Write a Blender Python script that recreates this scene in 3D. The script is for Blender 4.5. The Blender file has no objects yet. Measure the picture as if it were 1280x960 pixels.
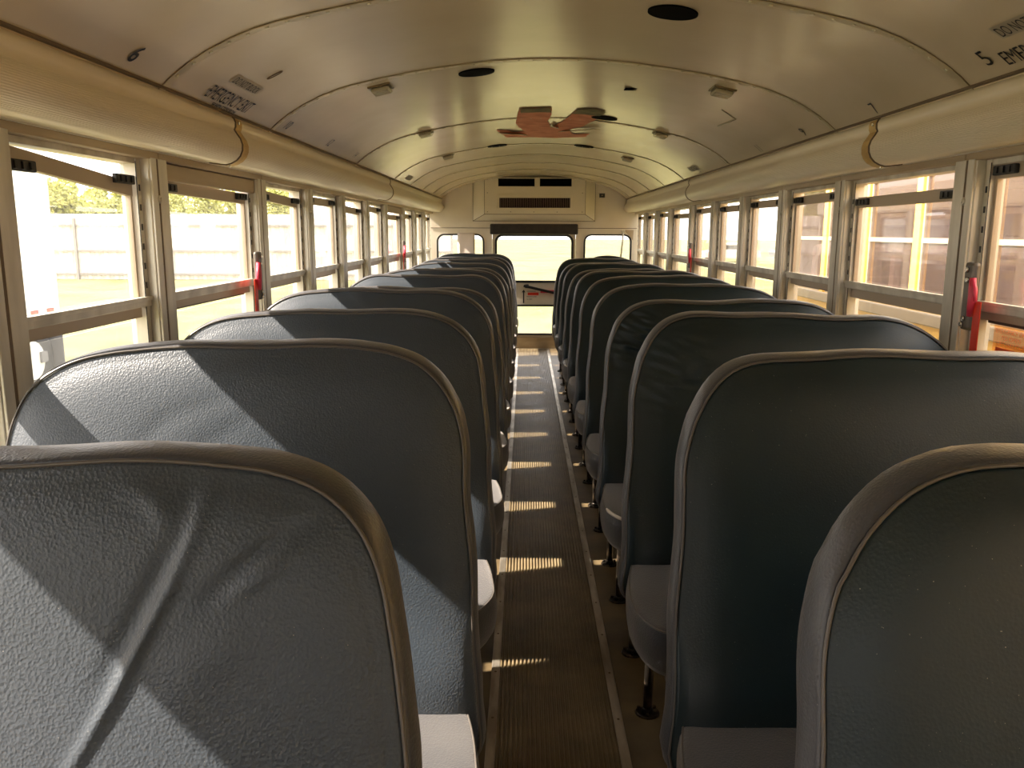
import bpy, bmesh, math, random
from mathutils import Vector, Matrix, noise
PI = math.pi
random.seed(4)
SC = bpy.context.scene
COL = SC.collection

# ------------------------------------------------------------------ helpers
def link(o, parent=None):
    COL.objects.link(o)
    if parent is not None:
        o.parent = parent
    return o

def tag(o, label=None, cat=None, group=None, kind=None):
    if label: o['label'] = label
    if cat: o['category'] = cat
    if group: o['group'] = group
    if kind: o['kind'] = kind
    return o

def empty(name, loc=(0, 0, 0), rz=0.0, parent=None):
    o = bpy.data.objects.new(name, None)
    o.location = loc
    o.rotation_euler = (0, 0, rz)
    o.empty_display_size = .05
    return link(o, parent)

class MB:
    """collects shapes and links them as one mesh object"""
    def __init__(s):
        s.bm = bmesh.new(); s.slot = 0
    def _v(s, pts): return [s.bm.verts.new(p) for p in pts]
    def face(s, vs, smooth=False, slot=None):
        try: f = s.bm.faces.new(vs)
        except ValueError: return None
        f.smooth = smooth; f.material_index = s.slot if slot is None else slot
        return f
    def box(s, x0, x1, y0, y1, z0, z1, bevel=0.0, M=None):
        if x0 > x1: x0, x1 = x1, x0
        if y0 > y1: y0, y1 = y1, y0
        b = bmesh.new()
        bmesh.ops.create_cube(b, size=1)
        bmesh.ops.scale(b, vec=(x1-x0, y1-y0, z1-z0), verts=b.verts)
        bmesh.ops.translate(b, vec=((x0+x1)/2, (y0+y1)/2, (z0+z1)/2), verts=b.verts)
        if bevel > 0:
            bmesh.ops.bevel(b, geom=b.edges[:], offset=bevel, segments=2, affect='EDGES', profile=.5)
        s.merge(b, M, smooth=False); return s
    def merge(s, b, M=None, smooth=None):
        mp = {}
        for v in b.verts:
            mp[v] = s.bm.verts.new(M @ v.co if M is not None else v.co)
        for f in b.faces:
            try: nf = s.bm.faces.new([mp[v] for v in f.verts])
            except ValueError: continue
            nf.smooth = f.smooth if smooth is None else smooth
            nf.material_index = s.slot
        b.free()
    def tube(s, pts, r, n=10, closed=False, cap=True):
        pts = [Vector(p) for p in pts]
        rings = []
        N = len(pts); up = None
        for i, p in enumerate(pts):
            if closed: t = pts[(i+1) % N] - pts[i-1]
            else: t = pts[min(i+1, N-1)] - pts[max(i-1, 0)]
            t.normalize()
            if up is None or abs(up.dot(t)) > .98:
                up = Vector((0, 0, 1)) if abs(t.z) < .9 else Vector((1, 0, 0))
            a = t.cross(up).normalized(); c = a.cross(t).normalized(); up = c
            rr = r[i] if isinstance(r, (list, tuple)) else r
            rings.append(s._v([p + (a*math.cos(2*PI*k/n) + c*math.sin(2*PI*k/n))*rr for k in range(n)]))
        m = N if closed else N-1
        for i in range(m):
            A, B = rings[i], rings[(i+1) % N]
            for k in range(n):
                s.face([A[k], A[(k+1) % n], B[(k+1) % n], B[k]], True)
        if cap and not closed:
            s.face(rings[0][::-1]); s.face(rings[-1])
        return s
    def disc(s, c, ax, r, h, n=16, dome=0.0):
        """short cylinder from c along ax"""
        c = Vector(c); ax = Vector(ax).normalized()
        u = ax.orthogonal().normalized(); w = ax.cross(u)
        R0 = s._v([c + (u*math.cos(2*PI*k/n)+w*math.sin(2*PI*k/n))*r for k in range(n)])
        R1 = s._v([c + ax*h + (u*math.cos(2*PI*k/n)+w*math.sin(2*PI*k/n))*r*(1-dome) for k in range(n)])
        for k in range(n): s.face([R0[k], R0[(k+1) % n], R1[(k+1) % n], R1[k]], True)
        s.face(R1); s.face(R0[::-1]); return s
    def prism_y(s, prof, y0, y1, closed=True, smooth=True):
        """profile of (x,z) swept along y"""
        A = s._v([(x, y0, z) for x, z in prof]); B = s._v([(x, y1, z) for x, z in prof])
        n = len(prof)
        for i in range(n if closed else n-1):
            j = (i+1) % n
            s.face([A[i], A[j], B[j], B[i]], smooth)
        if closed: s.face(A[::-1]); s.face(B)
        return s
    def build(s, name, mat, parent=None, autosmooth=None):
        bmesh.ops.recalc_face_normals(s.bm, faces=s.bm.faces[:])
        me = bpy.data.meshes.new(name); s.bm.to_mesh(me); s.bm.free()
        for m in (mat if isinstance(mat, (list, tuple)) else [mat]): me.materials.append(m)
        if autosmooth is not None:
            me.set_sharp_from_angle(angle=math.radians(autosmooth))
        o = bpy.data.objects.new(name, me)
        return link(o, parent)

def rrect(x0, x1, z0, z1, r, n=8):
    pts = []
    for cx, cz, a0 in ((x1-r, z1-r, 0), (x0+r, z1-r, 90), (x0+r, z0+r, 180), (x1-r, z0+r, 270)):
        for k in range(n+1):
            a = math.radians(a0 + 90*k/n); pts.append((cx+r*math.cos(a), cz+r*math.sin(a)))
    return pts

def curve_mesh(splines, ext):
    cu = bpy.data.curves.new('c', 'CURVE'); cu.dimensions = '2D'; cu.fill_mode = 'BOTH'; cu.extrude = ext
    for pts in splines:
        sp = cu.splines.new('POLY'); sp.points.add(len(pts)-1); sp.use_cyclic_u = True
        for p, (x, z) in zip(sp.points, pts): p.co = (x, z, 0, 1)
    o = bpy.data.objects.new('c', cu); COL.objects.link(o)
    dg = bpy.context.evaluated_depsgraph_get(); dg.update()
    me = bpy.data.meshes.new_from_object(o.evaluated_get(dg))
    bpy.data.objects.remove(o); bpy.data.curves.remove(cu)
    return me

def plate_bm(splines, y0, y1):
    """flat plate in the xz plane with holes, between y0 and y1"""
    me = curve_mesh(splines, abs(y1-y0)/2)
    b = bmesh.new(); b.from_mesh(me); bpy.data.meshes.remove(me)
    for v in b.verts:
        x, z, h = v.co; v.co = (x, (y0+y1)/2 + h, z)
    return b

def text_bm(txt, height, ext=.0008, width=None, shear=0, bold=0.0):
    cu = bpy.data.curves.new('t', 'FONT'); cu.body = txt; cu.size = 1; cu.align_x = 'LEFT'; cu.extrude = 0
    cu.offset = bold; cu.resolution_u = 3
    o = bpy.data.objects.new('t', cu); COL.objects.link(o)
    dg = bpy.context.evaluated_depsgraph_get(); dg.update()
    me = bpy.data.meshes.new_from_object(o.evaluated_get(dg))
    bpy.data.objects.remove(o); bpy.data.curves.remove(cu)
    b = bmesh.new(); b.from_mesh(me); bpy.data.meshes.remove(me)
    xs = [v.co.x for v in b.verts]; ys = [v.co.y for v in b.verts]
    w, h = max(xs)-min(xs), max(ys)-min(ys)
    sx = (width/w) if width else height/h
    for v in b.verts: v.co = ((v.co.x-min(xs))*sx, (v.co.y-min(ys))*height/h, 0)
    return b

# ------------------------------------------------------------------ materials
def mat(name, col, rough=.5, metal=0.0, spec=.5, coat=0.0):
    m = bpy.data.materials.new(name); m.use_nodes = True
    b = m.node_tree.nodes['Principled BSDF']
    b.inputs['Base Color'].default_value = (*col, 1); b.inputs['Roughness'].default_value = rough
    b.inputs['Metallic'].default_value = metal; b.inputs['Specular IOR Level'].default_value = spec
    b.inputs['Coat Weight'].default_value = coat
    return m

def node(m, t, **kw):
    n = m.node_tree.nodes.new(t)
    for k, v in kw.items(): setattr(n, k, v)
    return n

def noisy(m, c1, c2, scale=8, detail=4, lo=.35, hi=.65, stretch=(1, 1, 1), bump=0.0, bscale=None, bdist=.002, btype='noise', rlo=None, rhi=None):
    nt = m.node_tree; L = nt.links; b = nt.nodes['Principled BSDF']
    tc = node(m, 'ShaderNodeTexCoord'); mp = node(m, 'ShaderNodeMapping'); mp.inputs['Scale'].default_value = stretch
    L.new(tc.outputs['Object'], mp.inputs['Vector'])
    n = node(m, 'ShaderNodeTexNoise'); n.inputs['Scale'].default_value = scale; n.inputs['Detail'].default_value = detail
    L.new(mp.outputs[0], n.inputs['Vector'])
    r = node(m, 'ShaderNodeValToRGB'); r.color_ramp.elements[0].position = lo; r.color_ramp.elements[1].position = hi
    r.color_ramp.elements[0].color = (*c1, 1); r.color_ramp.elements[1].color = (*c2, 1)
    L.new(n.outputs['Fac'], r.inputs['Fac']); L.new(r.outputs['Color'], b.inputs['Base Color'])
    if rlo is not None:
        mr = node(m, 'ShaderNodeMapRange'); mr.inputs['To Min'].default_value = rlo; mr.inputs['To Max'].default_value = rhi
        L.new(n.outputs['Fac'], mr.inputs['Value']); L.new(mr.outputs[0], b.inputs['Roughness'])
    if bump > 0:
        if btype == 'voronoi':
            v = node(m, 'ShaderNodeTexVoronoi'); v.feature = 'F1'; out = 'Distance'
        else:
            v = node(m, 'ShaderNodeTexNoise'); v.inputs['Detail'].default_value = 3; out = 'Fac'
        v.inputs['Scale'].default_value = bscale or scale*4
        L.new(mp.outputs[0], v.inputs['Vector'])
        bp = node(m, 'ShaderNodeBump'); bp.inputs['Strength'].default_value = bump; bp.inputs['Distance'].default_value = bdist
        L.new(v.outputs[out], bp.inputs['Height']); L.new(bp.outputs[0], b.inputs['Normal'])
    return m

M = {}
M['ceil'] = noisy(mat('cream_ceiling_paint', (.66, .56, .36), .24, 0, 1.0), (.72, .60, .42), (.77, .65, .47), 3, 3, bump=.05, bscale=5, bdist=.02, rlo=.14, rhi=.24)
M['rib'] = noisy(mat('cream_seam_metal', (.60, .50, .32), .28, 0, .6), (.50, .42, .26), (.64, .54, .36), 12)
M['rivet'] = mat('bright_rivet', (.88, .82, .66), .22, 0, .9)
M['groove'] = mat('dark_groove', (.16, .11, .06), .6)
M['wall'] = noisy(mat('cream_wall_paint', (.62, .54, .38), .38), (.76, .68, .54), (.82, .74, .60), 4, bump=.05, bscale=30, bdist=.002)
M['header'] = noisy(mat('tan_header_paint', (.50, .40, .26), .42), (.40, .30, .18), (.50, .40, .26), 5, 4, stretch=(1, .4, 3))
M['alu'] = noisy(mat('window_aluminium', (.55, .52, .45), .38, .35), (.50, .46, .38), (.74, .70, .60), 14, 4, stretch=(1, 1, .25), rlo=.28, rhi=.5)
M['alud'] = mat('aluminium_sash', (.46, .37, .27), .42, .3)
M['brownrail'] = mat('dark_brown_rail', (.10, .055, .035), .45, .2)
M['black'] = mat('black_plastic', (.012, .012, .013), .45)
M['rubber'] = mat('black_rubber', (.02, .02, .02), .6)
M['vent'] = mat('dark_opening', (.004, .004, .004), .9, 0, .05)
M['red'] = mat('red_plastic', (.70, .05, .09), .35)
M['redstrap'] = mat('red_handle_strap', (.75, .05, .02), .4)
M['hplate'] = mat('grey_handle_plate', (.16, .14, .12), .4, .5)
M['screw'] = mat('screw_steel', (.75, .72, .65), .25, .9)
M['ink'] = mat('black_print', (.012, .011, .014), .5)
M['greyink'] = mat('grey_sticker_band', (.46, .40, .30), .45)
M['orangeink'] = mat('orange_print', (.80, .14, .02), .5)
M['primer'] = noisy(mat('orange_primer', (.66, .22, .11), .7), (.58, .17, .08), (.76, .28, .15), 14, 5)
M['flapshade'] = noisy(mat('olive_flap_shade', (.16, .13, .05), .7), (.11, .09, .03), (.22, .18, .08), 18, 5)  # shadow under the peeling paint edges, put into an olive colour
M['flap'] = mat('peeled_paint_flap', (.72, .64, .42), .5)
M['ochre'] = noisy(mat('ochre_joint_tape', (.60, .40, .13), .5), (.50, .32, .10), (.66, .46, .17), 20)
M['steel'] = noisy(mat('seat_leg_steel', (.10, .085, .07), .35, .7), (.03, .025, .02), (.34, .26, .18), 30, 5, .5, .8)
M['trimal'] = noisy(mat('aisle_strip_aluminium', (.55, .50, .42), .35, .8), (.35, .30, .23), (.66, .61, .52), 25, 4, stretch=(1, .2, 1))
M['bright'] = mat('housing_paint', (.76, .69, .54), .32)
M['paper'] = mat('paper', (.74, .64, .56), .8)
M['pad'] = noisy(mat('black_vinyl_pad', (.025, .018, .015), .5), (.02, .015, .012), (.035, .026, .02), 20, bump=.2, bscale=200)
M['grille'] = mat('bronze_grille', (.16, .11, .09), .4, .5)

# ribbed cove: fine lines along the bus
def cove_mat():
    m = mat('ribbed_cream_cove', (.68, .60, .42), .30, 0, .6); nt = m.node_tree; L = nt.links; b = nt.nodes['Principled BSDF']
    uv = node(m, 'ShaderNodeTexCoord'); w = node(m, 'ShaderNodeTexWave'); w.bands_direction = 'Y'; w.inputs['Scale'].default_value = 6.5
    L.new(uv.outputs['UV'], w.inputs['Vector'])
    n = node(m, 'ShaderNodeTexNoise'); n.inputs['Scale'].default_value = 3; L.new(uv.outputs['Object'], n.inputs['Vector'])
    r = node(m, 'ShaderNodeValToRGB'); r.color_ramp.elements[0].color = (.80, .70, .51, 1); r.color_ramp.elements[1].color = (.86, .77, .59, 1)
    L.new(n.outputs['Fac'], r.inputs['Fac']); L.new(r.outputs['Color'], b.inputs['Base Color'])
    bp = node(m, 'ShaderNodeBump'); bp.inputs['Strength'].default_value = .6; bp.inputs['Distance'].default_value = .0018
    L.new(w.outputs['Fac'], bp.inputs['Height']); L.new(bp.outputs[0], b.inputs['Normal'])
    return m
M['cove'] = cove_mat()

def vinyl(name, c1, c2, bstr, rlo, rhi, sheen=.0, spec=.55):
    m = mat(name, c1, .4, 0, spec); nt = m.node_tree; L = nt.links; b = nt.nodes['Principled BSDF']
    tc = node(m, 'ShaderNodeTexCoord')
    n = node(m, 'ShaderNodeTexNoise'); n.inputs['Scale'].default_value = 3.5; n.inputs['Detail'].default_value = 5
    L.new(tc.outputs['Object'], n.inputs['Vector'])
    r = node(m, 'ShaderNodeValToRGB'); r.color_ramp.elements[0].position = .35; r.color_ramp.elements[1].position = .7
    r.color_ramp.elements[0].color = (*c1, 1); r.color_ramp.elements[1].color = (*c2, 1)
    L.new(n.outputs['Fac'], r.inputs['Fac'])
    # specks of dust
    sp = node(m, 'ShaderNodeTexNoise'); sp.inputs['Scale'].default_value = 420; sp.inputs['Detail'].default_value = 1
    L.new(tc.outputs['Object'], sp.inputs['Vector'])
    rs = node(m, 'ShaderNodeValToRGB'); rs.color_ramp.elements[0].position = .78; rs.color_ramp.elements[1].position = .84
    L.new(sp.outputs['Fac'], rs.inputs['Fac'])
    mx = node(m, 'ShaderNodeMix', data_type='RGBA'); mx.inputs[7].default_value = (.35, .33, .28, 1)
    L.new(rs.outputs['Color'], mx.inputs[0]); L.new(r.outputs['Color'], mx.inputs[6]); L.new(mx.outputs[2], b.inputs['Base Color'])
    mr = node(m, 'ShaderNodeMapRange'); mr.inputs['To Min'].default_value = rlo; mr.inputs['To Max'].default_value = rhi
    L.new(n.outputs['Fac'], mr.inputs['Value']); L.new(mr.outputs[0], b.inputs['Roughness'])
    v = node(m, 'ShaderNodeTexVoronoi'); v.inputs['Scale'].default_value = 260; L.new(tc.outputs['Object'], v.inputs['Vector'])
    v2 = node(m, 'ShaderNodeTexNoise'); v2.inputs['Scale'].default_value = 330; v2.inputs['Detail'].default_value = 3; L.new(tc.outputs['Object'], v2.inputs['Vector'])
    ad = node(m, 'ShaderNodeMath', operation='ADD'); L.new(v.outputs['Distance'], ad.inputs[0]); L.new(v2.outputs['Fac'], ad.inputs[1])
    bp = node(m, 'ShaderNodeBump'); bp.inputs['Strength'].default_value = bstr; bp.inputs['Distance'].default_value = .0016
    L.new(ad.outputs[0], bp.inputs['Height']); L.new(bp.outputs[0], b.inputs['Normal'])
    b.inputs['Sheen Weight'].default_value = sheen; b.inputs['Sheen Roughness'].default_value = .5
    b.inputs['Sheen Tint'].default_value = (1, .95, .92, 1)
    return m
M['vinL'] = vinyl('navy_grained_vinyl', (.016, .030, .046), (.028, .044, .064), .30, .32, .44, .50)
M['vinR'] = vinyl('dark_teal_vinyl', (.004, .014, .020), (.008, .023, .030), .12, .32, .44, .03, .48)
M['bandL'] = vinyl('navy_vinyl_side_band', (.030, .034, .042), (.050, .050, .056), .25, .30, .42, .15)
M['cushv'] = vinyl('worn_cushion_vinyl', (.036, .040, .048), (.070, .070, .072), .30, .34, .46, .3)
M['stitch'] = mat('piping_vinyl', (.10, .09, .08), .32)
M['crack'] = mat('cushion_worn_patch', (.66, .60, .52), .7)

def glass(name, tint, gl, grough=.02, haze=0.0, hcol=(1, 1, 1), dif=False):
    m = bpy.data.materials.new(name); m.use_nodes = True; nt = m.node_tree; L = nt.links
    for n in list(nt.nodes): nt.nodes.remove(n)
    out = node(m, 'ShaderNodeOutputMaterial'); t = node(m, 'ShaderNodeBsdfTransparent'); t.inputs[0].default_value = (*tint, 1)
    g = node(m, 'ShaderNodeBsdfGlossy'); g.inputs['Roughness'].default_value = grough; g.inputs['Color'].default_value = (1, 1, 1, 1)
    lw = node(m, 'ShaderNodeLayerWeight'); lw.inputs['Blend'].default_value = .5
    pw = node(m, 'ShaderNodeMath', operation='POWER'); pw.inputs[1].default_value = 5; L.new(lw.outputs['Facing'], pw.inputs[0])
    fr = node(m, 'ShaderNodeMath', operation='MULTIPLY_ADD'); fr.inputs[1].default_value = .5; fr.inputs[2].default_value = (gl-1)**2/4; L.new(pw.outputs[0], fr.inputs[0])
    mx = node(m, 'ShaderNodeMixShader'); L.new(fr.outputs[0], mx.inputs[0]); L.new(t.outputs[0], mx.inputs[1]); L.new(g.outputs[0], mx.inputs[2])
    if haze > 0:
        d = node(m, 'ShaderNodeBsdfDiffuse' if dif else 'ShaderNodeBsdfTranslucent'); d.inputs[0].default_value = (*hcol, 1)
        m2 = node(m, 'ShaderNodeMixShader'); m2.inputs[0].default_value = haze
        L.new(mx.outputs[0], m2.inputs[1]); L.new(d.outputs[0], m2.inputs[2]); L.new(m2.outputs[0], out.inputs[0])
    else: L.new(mx.outputs[0], out.inputs[0])
    return m
M['glass'] = glass('window_glass', (.98, .98, .97), 1.35, haze=.012, hcol=(.9, .9, .85))
M['glassN'] = glass('neighbour_bus_glass', (.86, .80, .78), 1.6, haze=.05, hcol=(.50, .36, .32), dif=True)

# floor: plain rubber sides and ribbed aisle runner
M['floor'] = noisy(mat('brown_rubber_floor', (.13, .095, .05), .45), (.085, .06, .03), (.17, .125, .065), 5, 6, bump=.15, bscale=60)
def runner_mat():
    m = mat('ribbed_rubber_runner', (.13, .10, .055), .42); nt = m.node_tree; L = nt.links; b = nt.nodes['Principled BSDF']
    tc = node(m, 'ShaderNodeTexCoord')
    n = node(m, 'ShaderNodeTexNoise'); n.inputs['Scale'].default_value = 7; n.inputs['Detail'].default_value = 7; n.inputs['Roughness'].default_value = .65
    L.new(tc.outputs['Object'], n.inputs['Vector'])
    r = node(m, 'ShaderNodeValToRGB'); r.color_ramp.elements[0].position = .3; r.color_ramp.elements[1].position = .75
    r.color_ramp.elements[0].color = (.10, .072, .038, 1); r.color_ramp.elements[1].color = (.30, .235, .135, 1)
    L.new(n.outputs['Fac'], r.inputs['Fac']); L.new(r.outputs['Color'], b.inputs['Base Color'])
    mr = node(m, 'ShaderNodeMapRange'); mr.inputs['To Min'].default_value = .3; mr.inputs['To Max'].default_value = .6
    L.new(n.outputs['Fac'], mr.inputs['Value']); L.new(mr.outputs[0], b.inputs['Roughness'])
    return m
M['runner'] = runner_mat()

# ------------------------------------------------------------------ dimensions
HW = 1.125          # half inside width
YE = 9.16           # rear wall
YF = -1.98          # front bulkhead behind the camera
ZG = -1.0           # ground level outside
ZS, ZT = .76, 1.472  # window opening
POSTS = [-1.27, -.55, .17, .89, 1.605, 2.325, 3.225, 3.945, 4.663, 5.382, 6.10, 7.00, 7.72, 8.44]
ORD = ['first', 'second', 'third', 'fourth', 'fifth', 'sixth', 'seventh', 'eighth', 'ninth', 'tenth', 'eleventh', 'twelfth', 'thirteenth', 'fourteenth', 'fifteenth']

PROF = [(0, 1.885), (.1, 1.8835), (.2, 1.878), (.3, 1.868), (.4, 1.855), (.5, 1.839), (.6, 1.8195), (.7, 1.797), (.76, 1.780), (.82, 1.757), (.88, 1.728), (.93, 1.698), (.97, 1.669), (1.0, 1.642), (1.02, 1.620)]
ARC = [0.0]
for i in range(1, len(PROF)): ARC.append(ARC[-1] + math.dist(PROF[i], PROF[i-1]))
def ceil_at(s):
    """point and inward normal on the ceiling section at signed arc length s"""
    a = min(abs(s), ARC[-1]-1e-6); sg = -1 if s < 0 else 1
    for i in range(1, len(ARC)):
        if a <= ARC[i]: break
    t = (a-ARC[i-1])/(ARC[i]-ARC[i-1])
    x = PROF[i-1][0] + t*(PROF[i][0]-PROF[i-1][0]); z = PROF[i-1][1] + t*(PROF[i][1]-PROF[i-1][1])
    dx, dz = PROF[i][0]-PROF[i-1][0], PROF[i][1]-PROF[i-1][1]
    l = math.hypot(dx, dz)
    return Vector((sg*x, 0, z)), Vector((sg*dz/l, 0, -dx/l))
def on_ceil(s, y, h):
    p, n = ceil_at(s); return Vector((p.x+n.x*h, y, p.z+n.z*h))
full = [(-x, z) for x, z in PROF[::-1]] + PROF[1:]

# ------------------------------------------------------------------ shell
m = MB(); m.box(-1.19, 1.19, YF, YE+.04, -.06, 0)
floor = m.build('floor', M['floor']); tag(floor, 'brown rubber floor running under both rows of seats', 'floor', kind='structure')

# ceiling with thickness and round cut-outs made by rebuilding the plate
HOLES = [(.30, 2.345), (-.275, 3.20), (.311, 4.40), (-.286, 5.83), (.306, 5.83)]
m = MB()
outer = [(x*1.045, z+.05) for x, z in full]
m.prism_y(full + outer[::-1], YF, YE+.04)
ceiling = m.build('ceiling', M['ceil'], autosmooth=40)
tag(ceiling, 'curved cream painted metal ceiling', 'ceiling', kind='structure')
# seams across the ceiling with their rivets
RIBS = [.75, 2.15, 3.04, 4.55, 5.85, 6.65, 7.42, 8.2, 8.85]
for ry in RIBS:
    m = MB()
    for i in range(len(full)-1):
        a, b = full[i], full[i+1]
        for y0, y1, h in ((ry-.016, ry+.016, .0035),):
            m.face(m._v([(a[0], y0, a[1]-h), (b[0], y0, b[1]-h), (b[0], y1, b[1]-h), (a[0], y1, a[1]-h)]), True)
            m.face(m._v([(a[0], y0, a[1]), (b[0], y0, b[1]), (b[0], y0, b[1]-h), (a[0], y0, a[1]-h)]), True)
            m.face(m._v([(a[0], y1, a[1]), (b[0], y1, b[1]), (b[0], y1, b[1]-h), (a[0], y1, a[1]-h)]), True)
    rib = m.build('seam_strip', M['rib'], ceiling)
    g = MB()
    for sgn in (1,):
        for i in range(len(full)-1):
            a, b = full[i], full[i+1]
            g.face(g._v([(a[0], ry-.0195, a[1]-.0012), (b[0], ry-.0195, b[1]-.0012), (b[0], ry-.0162, b[1]-.0012), (a[0], ry-.0162, a[1]-.0012)]))
    g.build('panel_gap', M['groove'], rib)
    r = MB(); s = -1.0
    while s < 1.0:
        p = on_ceil(s, ry, .0035); _, nn = ceil_at(s)
        r.disc(p, nn, .0055, .0022, 8, .4); s += .052
    r.build('rivets', M['rivet'], rib)['kind'] = 'stuff'
# round speaker openings
for hx, hy in HOLES:
    m = MB(); n = 32
    s = hx
    top = []; rim = []
    for k in range(n):
        a = 2*PI*k/n
        rim.append(on_ceil(s+.067*math.cos(a), hy+.067*math.sin(a), .0048))
        top.append(on_ceil(s+.067*math.cos(a), hy+.067*math.sin(a), .0003))
    R = m._v(rim); T = m._v(top)
    m.face(R)
    for k in range(n): m.face([R[k], R[(k+1) % n], T[(k+1) % n], T[k]])
    o = m.build('speaker_hole', M['vent'], ceiling)
    o['label'] = 'round black speaker opening in ceiling'

# cove panels
CP = [(1.012, 1.6383), (1.001, 1.634), (.996, 1.622), (.997, 1.609), (1.001, 1.600), (.994, 1.588), (.983, 1.572), (.978, 1.555), (.979, 1.538), (.986, 1.522), (.998, 1.509), (1.015, 1.500), (1.030, 1.496), (1.045, 1.497), (1.058, 1.499), (1.070, 1.500), (1.084, 1.502)]
def cove(sg, side, idx):
    m = MB()
    prof = [(sg*x, z) for x, z in CP] + [(sg*1.14, 1.502), (sg*1.14, 1.66), (sg*1.03, 1.66)]
    A = m._v([(x, YF, z) for x, z in prof]); B = m._v([(x, YE, z) for x, z in prof]); n = len(prof)
    uvl = m.bm.loops.layers.uv.new('UVMap'); arc = 0
    for i in range(n):
        j = (i+1) % n; d = math.dist(prof[i], prof[j])
        f = m.face([A[i], A[j], B[j], B[i]], i < len(CP)-1)
        k = 10 if 5 <= i <= 10 else 0
        for lp, uv in zip(f.loops, ((0, arc), (0, arc+d), (1, arc+d), (1, arc))): lp[uvl].uv = (uv[0], uv[1]*k)
        arc += d
    m.face(A[::-1]); m.face(B)
    o = m.build('trim_%d' % idx, M['cove'])
    tag(o, 'bulging ribbed cream cove panel above the %s windows' % side, 'cove panel', kind='structure')
    # dark joint lines and tape
    for jy, tape in ((2.66, True), (5.66, False)):
        if sg > 0 and tape: jy = 2.675
        t = MB(); h = .0025
        def pnt(i, h):
            x, z = CP[i]
            a = CP[max(i-1, 0)]; b = CP[min(i+1, len(CP)-1)]
            dx, dz = b[0]-a[0], b[1]-a[1]; l = math.hypot(dx, dz)
            return (sg*(x + dz/l*h), z - dx/l*h)
        def strip(t, y0, y1, h):
            for i in range(len(CP)-1):
                a, b = pnt(i, h), pnt(i+1, h); a0, b0 = pnt(i, 0), pnt(i+1, 0)
                t.face(t._v([(a[0], y0, a[1]), (b[0], y0, b[1]), (b[0], y1, b[1]), (a[0], y1, a[1])]), True)
                for y in (y0, y1): t.face(t._v([(a0[0], y, a0[1]), (b0[0], y, b0[1]), (b[0], y, b[1]), (a[0], y, a[1])]), True)
        if tape:
            strip(t, jy, jy+.055, .0018)
            tp = t.build('joint_tape', M['ochre'], o); tp['label'] = 'ochre yellow joint tape'
            s = MB()
            for i in (2, 12):
                a = pnt(i, .002); s.disc((a[0], jy+.02, a[1]), (-sg, 0, -.2), .006, .004, 10, .3)
            s.build('screw', M['screw'], tp)
        t = MB(); strip(t, jy-.006, jy, h+.001); t.build('joint_gap', M['groove'], o)
    return o
cove(-1, 'left', 1); cove(1, 'right', 2)
for sg, side, idx in ((-1, 'left', 3), (1, 'right', 4)):
    m = MB()
    m.box(sg*.992, sg*1.03, YF, YE, 1.6385, 1.6445)
    o = m.build('trim_%d' % idx, M['groove']); tag(o, 'dark groove line between ceiling and %s cove panel' % side, 'groove', kind='structure')

# side walls
def side_wall(sg, side):
    m = MB()
    m.box(sg*HW, sg*1.19, YF, YE+.04, 0, ZS)
    m.box(sg*1.135, sg*1.19, YF, YE+.04, ZT+.012, 1.68)
    m.box(sg*1.09, sg*1.16, YF, YE, 1.500, 1.62)
    w = m.build('wall_%s' % side, M['wall']); tag(w, 'cream metal %s side wall under and over the windows' % side, 'wall', kind='structure')
    # header strip, in lengths from post to post
    ys = [YF] + POSTS + [YE]
    for i in range(len(ys)-1):
        h = MB(); h.box(sg*1.100, sg*1.136, ys[i]+.0015, ys[i+1]-.0015, ZT+.008, 1.505, .003)
        h.build('header_strip', M['header'], w)
    return w
wl = side_wall(-1, 'left'); wr = side_wall(1, 'right')
m = MB(); 
# ---- posts
def handle(sg, y, par, s=1.0):
    """red emergency release on its grey plate; y = side it is fixed to"""
    b = MB(); b.box(sg*1.083, sg*1.104, y-.028, y+.022, 1.035, 1.215, .009)
    base = b.build('release_handle', M['hplate'], par); base['label'] = 'grey plate with red emergency window release'
    l = MB()
    pts = [(sg*1.082, y-.030, 1.175), (sg*1.082, y-.032, 1.150), (sg*1.080, y-.040, 1.125), (sg*1.082, y-.034, 1.10), (sg*1.084, y-.028, 1.075)]
    l.tube(pts, [.008, .010, .011, .010, .008], 10)
    l.tube([(sg*1.082, y-.032, 1.17), (sg*1.076, y-.056, 1.145), (sg*1.074, y-.066, 1.115)], [.006, .007, .005], 8)
    lv = l.build('lever', M['red'], base); lv['label'] = 'red lever'
    st = MB(); st.box(sg*1.086, sg*1.090, y-.070, y-.038, .965, 1.115, .0015)
    sp = st.build('strap', M['redstrap'], base); sp['label'] = 'red plastic strap'
    sc = MB()
    for z, dy in ((1.195, 0), (1.168, -.006), (1.066, -.003), (1.05, 0.004)): sc.disc((sg*1.082, y+dy, z), (-sg, 0, 0), .008, .006, 12, .3)
    sc.build('screw', M['screw'], base)
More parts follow.
